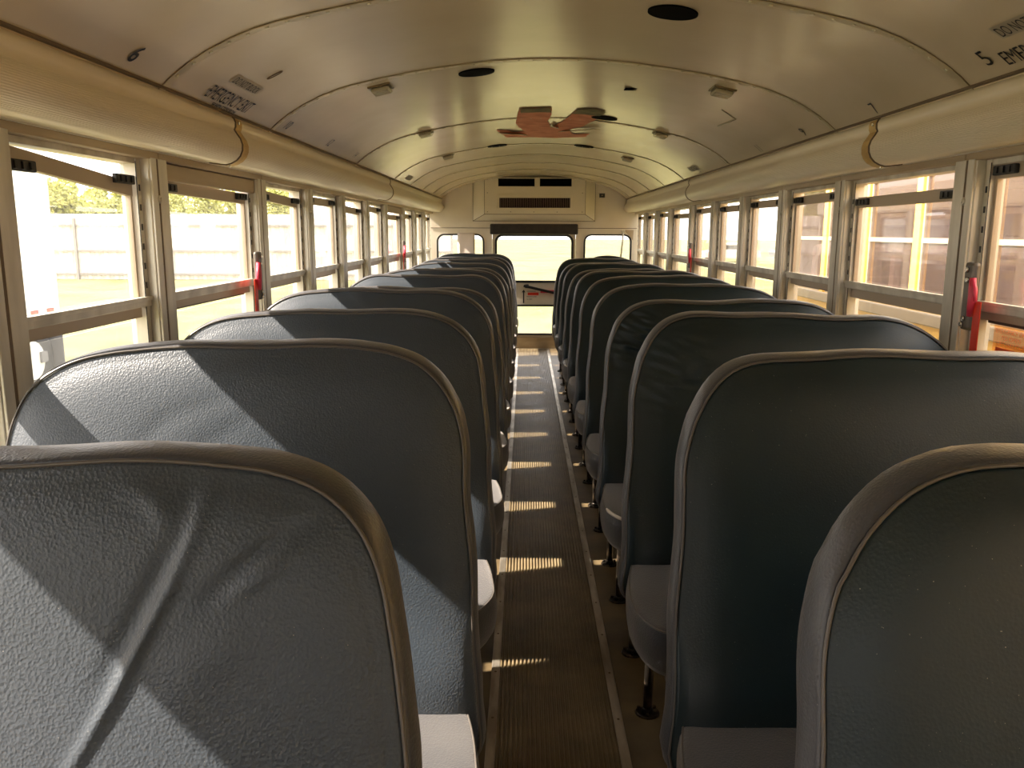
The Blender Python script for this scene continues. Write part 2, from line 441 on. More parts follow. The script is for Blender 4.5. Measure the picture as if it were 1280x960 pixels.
def post(sg, y, n, side, k):
    p = MB()
    p.box(sg*1.104, sg*1.185, y-.056, y+.050, ZS-.01, ZT+.02, .003)
    p.box(sg*1.098, sg*1.106, y-.010, y+.046, ZS, ZT+.012, .002)
    p.box(sg*1.098, sg*1.106, y-.052, y-.020, ZS, ZT+.012, .002)
    o = p.build('trim_%d' % n, M['alu'])
    tag(o, 'aluminium post between side windows, %s past the camera on the %s wall' % (k, side) if k else 'aluminium window post on %s wall behind the camera' % side, 'window post', kind='structure')
    g = MB(); g.box(sg*1.0985, sg*1.1035, y-.0195, y-.0105, ZS, ZT+.01); g.build('seam', M['groove'], o)
    r = MB(); r.disc((sg*1.099, y-.015, 1.375), (-sg, 0, 0), .012, .005, 14, .3)
    r.disc((sg*1.0945, y-.015, 1.375), (-sg, 0, 0), .006, .003, 10, .3); r.build('bolt', M['alu'], o)
    return o
tn = 5
for sg, side in ((-1, 'left'), (1, 'right')):
    vis = [y for y in POSTS if y > 1.5]
    for y in POSTS:
        k = ORD[vis.index(y)] if y in vis else None
        o = post(sg, y, tn, side, k); tn += 1
        if sg < 0 and y in (3.225, 7.00): handle(sg, y-.115, o)
        if sg > 0 and y in (2.325, 6.10): handle(sg, y-.105, o)
        if k is None: o['label'] = 'aluminium window post on %s wall, %.2f metres behind the others' % (side, 2.325-y)

# ---- side windows
random.seed(11)
DROP = {-1: {0: .002, 1: .028, 2: .010, 3: .026, 4: .012, 5: .035, 6: .012, 7: .05, 8: .030, 9: .010, 10: .03}, 1: {1: .0, 2: .050, 3: .018, 4: .016, 5: .02, 6: .014, 7: .035, 8: .012, 9: .018, 10: .015}}
def side_window(sg, side, y0, y1, n, vi):
    w = empty('window_%d' % n, (0, 0, 0))
    if vi: tag(w, 'split sash side window, %s along the %s wall counted from the camera' % (ORD[vi-1], side), 'side window', kind='structure')
    else: tag(w, 'split sash side window of the %s wall, beside or behind the camera at %.1f' % (side, y0), 'side window', kind='structure')
    wide = (y1-y0) > .85
    a, b = y0+.050, y1-.056
    X0, X1 = 1.128, 1.182
    d = DROP[sg].get(vi, .004); tilt = ({1: -.046, 2: -.012, 3: -.020, 5: -.012, 6: -.01}.get(vi, random.uniform(-.005, .005)) if sg < 0 else random.uniform(-.004, .006)) if vi else 0
    f = MB()
    # perforated tracks up both sides
    for ya, yb in ((a, a+.026), (b-.024, b)): f.box(sg*X0, sg*1.162, ya, yb, ZS, ZT+.01, .002)
    f.box(sg*(X0+.004), sg*X1, a, b, ZS, ZS+.03, .002)
    f.box(sg*(X0+.004), sg*X1, a, b, ZT-.006, ZT+.012, .001)
    fr = f.build('frame', M['alu'], w)
    h = MB()
    for yc in (a+.013, b-.013):
        z = 1.135
        while z < 1.42:
            h.box(sg*(X0-.0012), sg*(X0+.001), yc-.005, yc+.003, z, z+.017); z += .052
        h.box(sg*(X0-.001), sg*(X0+.001), yc+(.012 if yc < (a+b)/2 else -.0135), yc+(.0135 if yc < (a+b)/2 else -.012), ZS, ZT)
    h.build('latch_slots', M['black'], fr)
    ai, bi = a+.028, b-.028
    # emergency windows carry a deeper tan panel along the top
    if wide and sg < 0:
        e = MB(); e.box(sg*1.112, sg*1.135, a, b, ZT-.042, ZT+.006, .003); e.build('header_panel', M['header'], w)
    # sliding upper sash
    top = ZT-.004-d; 
    if wide and sg < 0: top = min(top, ZT-.040)
    s = MB()
    def sbox(z0, z1, x0=1.140, x1=1.158, t=tilt):
        q = bmesh.new(); bmesh.ops.create_cube(q, size=1)
        for v in q.verts:
            yy = ai if v.co.y < 0 else bi
            v.co = (sg*(x0 if v.co.x < 0 else x1), yy, (z0 if v.co.z < 0 else z1) + t*(yy-(ai+bi)/2)/(bi-ai))
        s.merge(q)
    sbox(top-.037, top)
    sbox(1.064-d*.25, 1.090, t=0)
    for ya, yb in ((ai, ai+.010), (bi-.010, bi)): s.box(sg*1.142, sg*1.156, ya, yb, 1.06, top-.02)
    sash = s.build('upper_sash', M['alud'], w)
    g = MB(); g.box(sg*1.1475, sg*1.1505, ai+.008, bi-.008, 1.08, top-.03); g.build('upper_pane', M['glass'], sash)
    l = MB()
    for ya, yb in ((ai+.004, ai+.105), (bi-.105, bi-.004)):
        l.box(sg*1.128, sg*1.141, ya, yb, top-.030, top-.006, .003)
        for k in range(3): l.box(sg*1.124, sg*1.129, ya+.018+k*.028, ya+.030+k*.028, top-.026, top-.010, .001)
    l.build('latch', M['black'], sash)['label'] = 'black squeeze latches'
    # fixed rail and lower pane
    r = MB(); r.box(sg*1.122, sg*1.142, a+.002, b-.002, 1.086, 1.112, .003)
    r.box(sg*1.118, sg*1.124, a+.002, b-.002, 1.103, 1.113, .001)
    r.build('meeting_rail', M['alu'], w)
    r = MB(); r.box(sg*1.160, sg*1.176, ai, bi, 1.052, 1.078, .003); r.build('lower_rail', M['brownrail'], w)
    g = MB(); g.box(sg*1.166, sg*1.169, ai, bi, ZS+.025, 1.045); g.build('lower_pane', M['glass'], w)
    return w
n = 1
for sg, side in ((-1, 'left'), (1, 'right')):
    ys = [YF+.04] + POSTS + [YE-.01]
    vi = 0
    for i in range(len(ys)-1):
        if ys[i] >= 1.5: vi += 1
        win = side_window(sg, side, ys[i], ys[i+1], n, vi if ys[i] >= 1.5 else 0); n += 1
        if sg > 0 and abs(ys[i]-1.605) < .01:
            t = MB(); t.box(1.160, 1.1605, 2.045, 2.205, .975, 1.052); st = t.build('warning_sticker', glass('sticker_film', (1., .80, .62), 1.3), win)
            st['label'] = 'clear orange warning sticker'
            k = MB()
            for j, (tx, z, ww, hh) in enumerate((('EMERGENCY EXIT', 1.036, .14, .012), ('TO OPEN', 1.019, .085, .011), ('LIFT HANDLE', 1.002, .12, .012))):
                b = text_bm(tx, hh, width=ww, bold=0)
                for v in b.verts: v.co = (1.1594, 2.125+ww/2-v.co.x, z+v.co.y-.004)
                k.merge(b)
            k.box(1.1590, 1.1598, 2.06, 2.19, .980, .994)
            k.build('lettering', M['orangeink'], st)

# ---- rear wall, rear door, rear windows
outl = [(-1.16, 0), (1.16, 0), (1.16, 1.62)] + [(x, z+.03) for x, z in full[::-1]] + [(-1.16, 1.62)]
DX0, DX1, DZ1 = -.456, .464, 1.30
door_hole = [(DX0, .005), (DX1, .005), (DX1, DZ1), (DX0, DZ1)]
wlh = rrect(-1.048, -.553, .66, 1.252, .07); wrh = rrect(.563, 1.058, .66, 1.252, .07)
b = plate_bm([outl, door_hole, wlh, wrh], YE, YE+.04); m = MB(); m.merge(b)
rear = m.build('wall_rear', M['wall']); tag(rear, 'cream rear wall around the emergency door', 'wall', kind='structure')
m = MB(); m.box(-HW, DX0-.02, YE-.004, YE+.001, 1.326, 1.332); m.box(DX1+.02, HW, YE-.004, YE+.001, 1.326, 1.332)
m.build('panel_seam', M['groove'], rear)
m = MB(); m.box(DX0-.022, DX0+.004, YE-.012, YE+.01, 0, DZ1+.02); m.box(DX1-.004, DX1+.022, YE-.012, YE+.01, 0, DZ1+.02); m.box(DX0-.022, DX1+.022, YE-.012, YE+.01, DZ1, DZ1+.024)
m.build('door_frame', M['wall'], rear)
def gasket(hole, w, parent, y=YE, name='rubber_gasket'):
    cx = sum(p[0] for p in hole)/len(hole); cz = sum(p[1] for p in hole)/len(hole)
    pts = [(p[0], y-.004, p[1]) for p in hole]
    # flat band
    x0, x1 = min(p[0] for p in hole), max(p[0] for p in hole); z0, z1 = min(p[1] for p in hole), max(p[1] for p in hole)
    b = plate_bm([rrect(x0-w, x1+w, z0-w, z1+w, .07+w), rrect(x0+.004, x1-.004, z0+.004, z1-.004, .066)], y-.012, y+.03)
    m = MB(); m.merge(b); return m.build(name, M['rubber'], parent)
for hole, nm, nn in ((wlh, 'left', n), (wrh, 'right', n+1)):
    w = empty('window_%d' % nn, (0, 0, 0)); tag(w, 'fixed rear window %s of the emergency door with black rubber gasket' % nm, 'rear window', kind='structure')
    gasket(hole, .014, w)
    x0, x1 = min(p[0] for p in hole), max(p[0] for p in hole)
    m = MB(); m.box(x0, x1, YE+.012, YE+.016, .66, 1.252); m.build('glass_pane', M['glass'], w)
# paper over left rear window
m = MB()
nx, nz = 6, 12
G = [[m.bm.verts.new((-.832+.19*i/nx, YE-.0175-.003*math.sin(i*1.1+j*.4), 1.276-.36*j/nz)) for i in range(nx+1)] for j in range(nz+1)]
for j in range(nz):
    for i in range(nx): m.face([G[j][i], G[j][i+1], G[j+1][i+1], G[j+1][i]], True)
o = m.build('paper_sheet', M['paper']); md = o.modifiers.new('s', 'SOLIDIFY'); md.thickness = .001
tag(o, 'plain pale paper sheet taped over left rear window', 'paper')
# small latch rod on right rear window
m = MB(); m.tube([(.975, YE-.02, 1.30), (.972, YE-.022, 1.20), (.955, YE-.022, 1.02)], .010, 8); m.box(.955, .995, YE-.03, YE-.001, 1.285, 1.312, .004)
o = m.build('pull_rod', M['alu']); tag(o, 'thin metal rod hanging at the edge of right rear window', 'rod')
m = MB(); m.bm.faces.new(m._v([(.985, YE-.003, 1.312), (1.09, YE-.003, 1.312), (1.085, YE-.003, 1.20)])); 
o = m.build('corner_brace', M['header'], rear); md = o.modifiers.new('s', 'SOLIDIFY'); md.thickness = .004

door = empty('door_1', (0, YE, 0)); tag(door, 'rear emergency door with large upper window and small lower window', 'door', kind='structure')
uh = rrect(-.404, .418, .757, 1.245, .07); lh = rrect(-.36, .37, .17, .478, .05)
b = plate_bm([[(DX0+.006, .135), (DX1-.006, .135), (DX1-.006, DZ1-.006), (DX0+.006, DZ1-.006)], uh, lh], .004, .034)
m = MB(); m.merge(b); m.build('door_panel', M['wall'], door)
m = MB(); m.box(DX0+.006, DX1-.006, .0, .034, .006, .133, .002); m.box(DX0+.006, DX1-.006, -.006, .0, .118, .133, .001)
m.build('kick_plate', M['header'], door)
def dg(hole, w, nm):
    x0, x1 = min(p[0] for p in hole), max(p[0] for p in hole); z0, z1 = min(p[1] for p in hole), max(p[1] for p in hole)
    b = plate_bm([rrect(x0-w, x1+w, z0-w, z1+w, .085), rrect(x0+.004, x1-.004, z0+.004, z1-.004, .066)], -.01, .03)
    m = MB(); m.merge(b); g = m.build('rubber_gasket', M['rubber'], door)
    m = MB(); m.box(x0, x1, .012, .016, z0, z1); m.build(nm, M['glass'], door)
dg(uh, .020, 'upper_pane'); dg(lh, .016, 'lower_pane')
m = MB(); m.box(0, .42, -.045, -.02, -.014, .014, .004, M=Matrix.Translation((-.105, 0, .705)) @ Matrix.Rotation(math.radians(13), 4, 'Y'))
m.box(-.09, -.05, -.03, .004, .68, .72, .004)
lb = m.build('latch_bar', M['black'], door); lb['label'] = 'black slanted door latch bar'
m = MB(); m.box(.08, .30, -.018, .006, .625, .655, .004); x = m.build('latch_grip', M['red'], lb); x['label'] = 'red grip'
m = MB()
m.box(-.112, -.098, .001, .0055, .51, .63); m.bm.faces.new(m._v([(-.125, .002, .63), (-.085, .002, .63), (-.105, .002, .66)]))
m.box(-.072, .03, .001, .0055, .640, .644); 
for tx, z, ww in (('EMERGENCY DOOR', .575, .11), ('TO OPEN', .547, .06)):
    b = text_bm(tx, .015, width=ww)
    for v in b.verts: v.co = (-.072+v.co.x, .0025, z+v.co.y)
    m.merge(b)
m.build('direction_arrow', M['ink'], door)['label'] = 'black up arrow with small lettering'
m = MB(); m.box(-.06, .06, .001, .0055, .598, .628); m.build('red_label', M['redstrap'], door)

m = MB(); m.box(-.474, .482, YE-.06, YE-.002, 1.262, 1.374, .012)
o = m.build('header_pad', M['pad']); tag(o, 'long black padded bar over the rear emergency door', 'pad')

# vent housing on rear wall
vh = empty('vent_housing', (0, YE, 1.4)); tag(vh, 'cream boxed air vent housing above the rear door', 'vent housing')
# front cover with splayed sides
m = MB(); F0 = [(-.660, 1.83), (-.662, 1.405), (.666, 1.405), (.664, 1.83)]; F1 = [(-.532, 1.865), (-.530, 1.476), (.552, 1.476), (.552, 1.865)]
A = m._v([(x, -.004, z-1.4) for x, z in F0]); B = m._v([(x, -.085, z-1.4) for x, z in F1]); Cc = m._v([(x, -.004, z-1.4) for x, z in F1])
for i in range(3): m.face([A[i], A[i+1], B[i+1], B[i]])
m.face([A[0], B[0], Cc[0]]); m.face([A[3], B[3], Cc[3]])
m.build('splayed_surround', M['bright'], vh)
slots = [[(-.384, 1.768), (.006, 1.768), (.006, 1.850), (-.384, 1.850)], [(.062, 1.768), (.403, 1.768), (.403, 1.850), (.062, 1.850)], rrect(-.372, .390, 1.543, 1.648, .004)]
b = plate_bm([[(-.530, 1.476), (.552, 1.476), (.552, 1.858), (-.530, 1.858)]] + slots, -.095, -.085)
for v in b.verts: v.co.z -= 1.4
m = MB(); m.merge(b); m.build('front_panel', M['bright'], vh)
m = MB(); m.box(-.40, .42, -.05, -.045, .12, .46); m.build('dark_interior', M['vent'], vh)
m = MB(); 
for x0, x1, z0, z1 in ((-.404, .411, 1.648, 1.674), (-.404, .411, 1.513, 1.543), (-.404, -.374, 1.543, 1.648), (.390, .411, 1.543, 1.648)): m.box(x0, x1, -.103, -.094, z0-1.4, z1-1.4, .002)
gr = m.build('grille', M['bright'], vh)
m = MB()
for x0, x1, z0, z1 in ((-.532, .554, .072, .077), (-.534, -.530, .076, .455), (.551, .555, .076, .455)): m.box(x0, x1, -.097, -.083, z0, z1)
for x0, x1, z0, z1 in ((-.664, -.660, .003, .42), (.664, .668, .003, .42), (-.664, .668, .001, .005)): m.box(x0, x1, -.007, .0, z0, z1)
for xa_, xb_ in ((-.662, -.530), (.666, .552)): m.tube([(xa_, -.005, .005), (xb_, -.086, .076)], .0028, 6)
m.build('panel_seam', M['groove'], vh)
m = MB()
x = -.366
while x < .388:
    m.box(x, x+.007, -.096, -.076, .144, .247); x += .0195
m.build('grille_bars', M['grille'], gr)['kind'] = 'stuff'
m = MB(); m.box(.008, .060, -.108, -.094, .36, .462, .003); m.disc((.034, -.108, .375), (0, -1, 0), .018, .006, 14); m.build('clip', M['bright'], vh)
for x in (-.50, -.25, 0, .25, .52):
    for z in (.10, .30, .44):
        if abs(x) > .45 or z == .10:
            m = MB(); m.disc((x, -.095, z), (0, -1, 0), .005, .003, 8, .3); m.build('rivet', M['groove'], vh)
m = MB(); m.box(.700, .775, YE-.008, YE-.001, 1.650, 1.712, .003); o = m.build('wall_switch', M['bright']); tag(o, 'small black square switch on white plate, right of vent housing', 'switch')
k = MB(); k.box(.708, .767, YE-.016, YE-.008, 1.656, 1.700, .003); kk = k.build('switch_body', M['black'], o)
k = MB(); k.disc((.737, YE-.016, 1.678), (0, -1, 0), .007, .004, 10); k.build('knob', M['screw'], kk)

# front bulkhead (behind the camera): unseen, windshield opening shrunk to dim the seats
b = plate_bm([outl, rrect(-.6, .6, 1.15, 1.5, .06)], YF-.04, YF); m = MB(); m.merge(b)
o = m.build('wall_front', M['alud']); tag(o, 'unseen tan front bulkhead, its windscreen opening cut small to dim the seats', 'wall', kind='structure')
m = MB(); m.box(-.62, .62, YF-.03, YF-.026, 1.13, 1.52); m.build('windscreen', M['glass'], o)

# ------------------------------------------------------------------ aisle
m = MB(); x = -.160
prof = [(-.160, .0)]
while x < .152:
    prof += [(x, .001), (x+.002, .0075), (x+.0060, .0075), (x+.008, .001)]; x += .0120
prof += [(.153, .0)]
m.prism_y(prof, YF+.01, YE-.02, smooth=False)
o = m.build('trim_%d' % tn, M['runner']); tag(o, 'ribbed brown rubber runner down the aisle', 'aisle runner', kind='structure'); tn += 1
for xc, nm in ((-.171, 'left'), (.166, 'right')):
    m = MB(); m.box(xc-.0125, xc+.0125, YF+.01, YE-.02, .0005, .0085, .002)
    st = m.build('trim_%d' % tn, M['trimal']); tn += 1
    tag(st, 'flat aluminium strip with screws along %s edge of the aisle runner' % nm, 'floor strip', kind='structure')
    m = MB(); y = .6
    while y < 9: m.disc((xc, y, .0083), (0, 0, 1), .0042, .0012, 8, .3); y += .235
    m.build('screws', M['groove'], st)['kind'] = 'stuff'
for sg, nm in ((-1, 'left'), (1, 'right')):
    m = MB(); m.box(sg*1.085, sg*1.127, YF, YE, 0, .13, .004)
    o = m.build('baseboard_%s' % nm, M['alud']); tag(o, 'grey metal skirting at foot of the %s wall' % nm, 'baseboard', kind='structure')

# ------------------------------------------------------------------ seats
def outline(xa, xw, zt, zb, dense=1):
    """closed outline (x,z), x>0 = away from aisle. xa aisle edge offset"""
    key = [(xa+.000, zb+.03), (xa+.002, .45), (xa+.012, .62), (xa+.026, .80), (xa+.037, zt-.165), (xa+.050, zt-.115), (xa+.080, zt-.060), (xa+.123, zt-.023), (xa+.175, zt-.005), (xa+.24, zt),
           (xw-.30, zt+.000), (xw-.235, zt-.004), (xw-.175, zt-.018), (xw-.125, zt-.042), (xw-.078, zt-.082), (xw-.052, zt-.135), (xw-.040, zt-.20), (xw-.025, .70), (xw-.010, zb+.05), (xw-.03, zb), (xa+.03, zb)]
    # catmull-rom around
    P = [Vector((a, b)) for a, b in key]; n = len(P); out = []
    for i in range(n):
        p0, p1, p2, p3 = P[i-1], P[i], P[(i+1) % n], P[(i+2) % n]
        seg = 3 if (p2-p1).length < .1 else 8
        if (p2-p1).length > .35: seg = 16
        seg *= dense
        for k in range(seg):
            t = k/seg
            if (p2-p1).length > .35: out.append(p1.lerp(p2, t)); continue
            # centripetal-ish: limit tangents
            L = (p2-p1).length; La = (p1-p0).length; Lb = (p3-p2).length
            m1 = ((p2-p1)/L*La + (p1-p0)/La*L)/(La+L)*L; m2 = ((p3-p2)/Lb*L + (p2-p1)/L*Lb)/(L+Lb)*L
            h00 = 2*t**3-3*t*t+1; h10 = t**3-2*t*t+t; h01 = -2*t**3+3*t*t; h11 = t**3-t*t
            out.append(p1*h00 + m1*h10 + p2*h01 + m2*h11)
    return out

def gauss(d, w): return math.exp(-(d/w)**2)
def segdist(px, pz, pts):
    best = 9; tt = 0
    for i in range(len(pts)-1):
        a = Vector(pts[i]); b = Vector(pts[i+1]); p = Vector((px, pz)); ab = b-a
        t = max(0, min(1, (p-a).dot(ab)/ab.length_squared)); d = (p-(a+ab*t)).length
        if d < best: best = d; tt = (i+t)/(len(pts)-1)
    return best, tt

LEAN = .308
TH = .088
def make_back(sg, Yj, zt, seed, par, creases=(), wr=0.0, xa=.165, xw=1.105, vin=None, band=None, dense=1):
    rnd = random.Random(seed)
    O = outline(xa, xw, zt, .345, dense)
    n = len(O)
    ph = [rnd.uniform(0, 6.28) for _ in range(6)]
    def topwave(x): return .0035*math.sin(x*9+ph[0]) + .0022*math.sin(x*23+ph[1])
    O = [Vector((p.x, p.y + (topwave(p.x) if p.y > zt-.1 else 0))) for p in O]
    O = [Vector((p.x + .0022*math.sin(p.y*26+ph[2])*(1 if p.x < .4 else 0), p.y)) for p in O]
    # outward normals
    nr = []
    area = sum(O[i-1].x*O[i].y-O[i].x*O[i-1].y for i in range(n))
    s = 1 if area > 0 else -1
    for i in range(n):
        t = O[(i+1) % n]-O[i-1]; nr.append(Vector((t.y, -t.x)).normalized()*s)
    c = Vector(((xa+xw)/2, .74))
    def W(x, y, z): return (sg*x, y + (z-.42)*LEAN, z)
    def ring(inset, y, shrink=1.0):
        r = []
        for p, q in zip(O, nr):
            w = p - q*inset
            if shrink != 1.0: w = c + (w-c)*shrink
            r.append(w)
        return r, y
    m = MB()
    V = []
    specs = [(.045, .006, 1)] + [(.017, .002, 1), (.008, .0015, 1), (.003, .0045, 1), (.001, .010, 1), (0, .022, 1), (-.001, .045, 1), (0, .066, 1), (.004, .078, 1), (.014, .086, 1), (.04, TH, 1)]
    # front panel: rings from centre outwards
    shr = [.04, .1, .18, .26, .34, .42, .5, .57, .64, .70, .76, .81, .86, .90, .94, .97, 1.0]
    if dense > 1: shr = [.02+.98*(j/70)**.85 for j in range(71)]
    def front_y(x, z, k):
        puff = -.013*min(1, (1-k)*6+.0) if k < 1 else 0
        puff = -.014*(1-k**10)
        y = puff + .0045*noise.noise(Vector((x*2.2+seed*3.1, z*2.2, seed*.7)))
        # lumbar swell at the bottom
        y += -.016*gauss(z-.50, .09)
        for pts, amp, wd in creases:
            d, t = segdist(x, z, pts); y += amp*gauss(d, wd)*math.sin(PI*min(1, max(0, .08+t*.9)))
        if wr > 0:
            cd = math.hypot(x-(xa+.13), (z-(zt-.13)))
            y += wr*gauss(cd-.02, .085)*noise.noise(Vector(((x+z*.4)*18, z*62+x*14, seed)))*1.6
        return y
    prev = None
    for k in shr:
        r = []
        for p, q in zip(O, nr):
            base = p - q*.022
            w = c + (base-c)*k
            r.append(m.bm.verts.new(W(w.x, front_y(w.x, w.y, k), w.y)))
        if prev:
            for i in range(n): m.face([prev[i], prev[(i+1) % n], r[(i+1) % n], r[i]], True)
        else: m.face(r[::-1], True)
        prev = r
    for ins, y in ((.012, .0015), (.006, .0045)):
        r = []
        for p, q in zip(O, nr):
            w = p - q*ins; r.append(m.bm.verts.new(W(w.x, y + (front_y(w.x, w.y, 1.0)-0)*.6, w.y)))
        for i in range(n): m.face([prev[i], prev[(i+1) % n], r[(i+1) % n], r[i]], True)
        prev = r
    # close the back of the front panel against the band
    r = [m.bm.verts.new(W((p-q*.03).x, .03, (p-q*.03).y)) for p, q in zip(O, nr)]
    for i in range(n): m.face([prev[i], prev[(i+1) % n], r[(i+1) % n], r[i]], True)
    back = m.build('backrest', vin, par)
    # side band (gusset), rear cover
    m = MB(); prev = None
    for ins, y in ((.009, .008), (.006, .0045), (.003, .0048), (.0005, .010), (-.002, .022), (-.003, .038), (-.002, .054), (.003, .066), (.013, .074), (.05, .077)):
        r = []
        for i, (p, q) in enumerate(zip(O, nr)):
            wob = .0016*noise.noise(Vector((p.x*9, p.y*16, seed+y*30))) if ins < .01 else 0
            w = p - q*(ins+wob)
            r.append(m.bm.verts.new(W(w.x, y, w.y)))
        if prev:
            for i in range(n): m.face([prev[i], prev[(i+1) % n], r[(i+1) % n], r[i]], True)
        prev = r
    m.face(prev, True)
    m.build('side_band', band, back)
    # raised piping line following the seam
    m = MB(); pts = [W((p-q*.006).x, .0018, (p-q*.006).y) for p, q in zip(O, nr)]
    m.tube(pts, .0022, 6, closed=True); m.build('piping', M['stitch'], back)
    return back

def make_cushion(sg, Yj, seed, par, xa, xw, depth):
    # plan outline (x, y) ; y negative towards the camera
    key = [(xa+.035, .06), (xa+.012, -.02), (xa-.004, -.12), (xa-.008, -.22), (xa+.004, -depth+.085), (xa+.035, -depth+.03), (xa+.085, -depth+.005), (xa+.18, -depth), (xw-.16, -depth), (xw-.05, -depth+.03), (xw-.01, -depth+.10), (xw, -.1), (xw-.01, .06)]
    P = [Vector(p) for p in key]; N = len(P); O = []
    for i in range(N):
        p0, p1, p2, p3 = P[i-1], P[i], P[(i+1) % N], P[(i+2) % N]; L = (p2-p1).length
        seg = 4 if L < .2 else 12
        for k in range(seg):
            t = k/seg
            if L > .3: O.append(p1.lerp(p2, t)); continue
            La = (p1-p0).length; Lb = (p3-p2).length
            m1 = ((p2-p1)/L*La + (p1-p0)/La*L)/(La+L)*L; m2 = ((p3-p2)/Lb*L + (p2-p1)/L*Lb)/(L+Lb)*L
            O.append(p1*(2*t**3-3*t*t+1)+m1*(t**3-2*t*t+t)+p2*(-2*t**3+3*t*t)+m2*(t**3-t*t))
    c = Vector(((xa+xw)/2, -depth/2+.03)); n = len(O)
    nr = []; area = sum(O[i-1].x*O[i].y-O[i].x*O[i-1].y for i in range(n)); s = 1 if area > 0 else -1
    for i in range(n):
        t = O[(i+1) % n]-O[i-1]; nr.append(Vector((t.y, -t.x)).normalized()*s)
    m = MB(); prev = None
    def add(pts):
        nonlocal prev
        r = [m.bm.verts.new((sg*x, y, z)) for x, y, z in pts]
        if prev:
            for i in range(n): m.face([prev[i], prev[(i+1) % n], r[(i+1) % n], r[i]], True)
        else: m.face(r[::-1], True)
        prev = r
    for k in (.1, .3, .5, .65, .78, .88, .95, 1.0):
        add([(c.x+(p.x-q.x*.02-c.x)*k, c.y+(p.y-q.y*.02-c.y)*k, .452+.006*(1-k**6)+.003*noise.noise(Vector((p.x*k*5, p.y*k*5, seed)))) for p, q in zip(O, nr)])
    for ins, z in ((.010, .450), (.005, .447), (.0055, .442), (.001, .432), (-.002, .41), (-.001, .385), (.003, .36), (.014, .342), (.05, .338)):
        add([(p.x-q.x*ins, p.y-q.y*ins, z) for p, q in zip(O, nr)])
    m.face(prev)
    cu = m.build('cushion', M['cushv'], par)
    m = MB(); m.tube([(sg*(p.x-q.x*.006), p.y-q.y*.006, .4475) for p, q in zip(O, nr)], .0024, 6, closed=True); m.build('piping', M['stitch'], cu)
    if seed % 4 == 3:
        m = MB(); idx = [i for i, p in enumerate(O) if p.x < xa+.05 and -depth+.02 < p.y < -depth+.13]
        pts = [(sg*(O[i].x-nr[i].x*.006), O[i].y-nr[i].y*.006, .448) for i in idx]
        if len(pts) > 2:
            m.tube(pts, [.003]+[.0055]*(len(pts)-2)+[.003], 8); o = m.build('worn_seam', M['crack'], cu); o['label'] = 'cracked pale worn seam'
    return cu

def make_seat(sg, Yj, zt, seed, label, **kw):
    xa = kw.pop('xa', .165); xw = kw.pop('xw', 1.105); depth = .345 if sg < 0 else .385
    t = empty('bus_seat', (0, Yj, 0))
    tag(t, label, 'bus seat', 'bench seats in the %s row' % ('left' if sg < 0 else 'right'))
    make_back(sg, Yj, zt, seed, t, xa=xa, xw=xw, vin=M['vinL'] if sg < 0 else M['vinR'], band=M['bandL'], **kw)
    make_cushion(sg, Yj, seed, t, xa, xw, depth)
    # frame
    m = MB()
    m.box(sg*(xa+.06), sg*(xw-.02), -depth+.05, -depth+.08, .31, .342, .003)
    m.box(sg*(xa+.06), sg*(xw-.02), .03, .06, .30, .342, .003)
    m.box(sg*(xa+.07), sg*(xa+.10), -depth+.05, .05, .312, .340, .003)
    m.box(sg*(xw-.035), sg*(xw+.018), -depth+.05, .05, .290, .318, .003)
    m.build('seat_frame', M['steel'], t)
    for yy, lean in ((-depth+.065, 0), (.035, .02)):
        xl = sg*(xa+.085)
        m = MB(); m.tube([(xl, yy, .325), (xl, yy+lean*.4, .18), (xl, yy+lean, .012)], .0125, 10)
        lg = m.build('leg', M['steel'], t)
        m = MB(); m.disc((xl, yy+lean, .0), (0, 0, 1), .034, .006, 18, .1); m.disc((xl, yy+lean, .006), (0, 0, 1), .018, .012, 12, .3)
        for a in (.6, 2.7, 4.6): m.disc((xl+.025*math.cos(a), yy+lean+.025*math.sin(a), .006), (0, 0, 1), .005, .006, 6)
        m.build('foot_plate', M['steel'], lg)
    return t

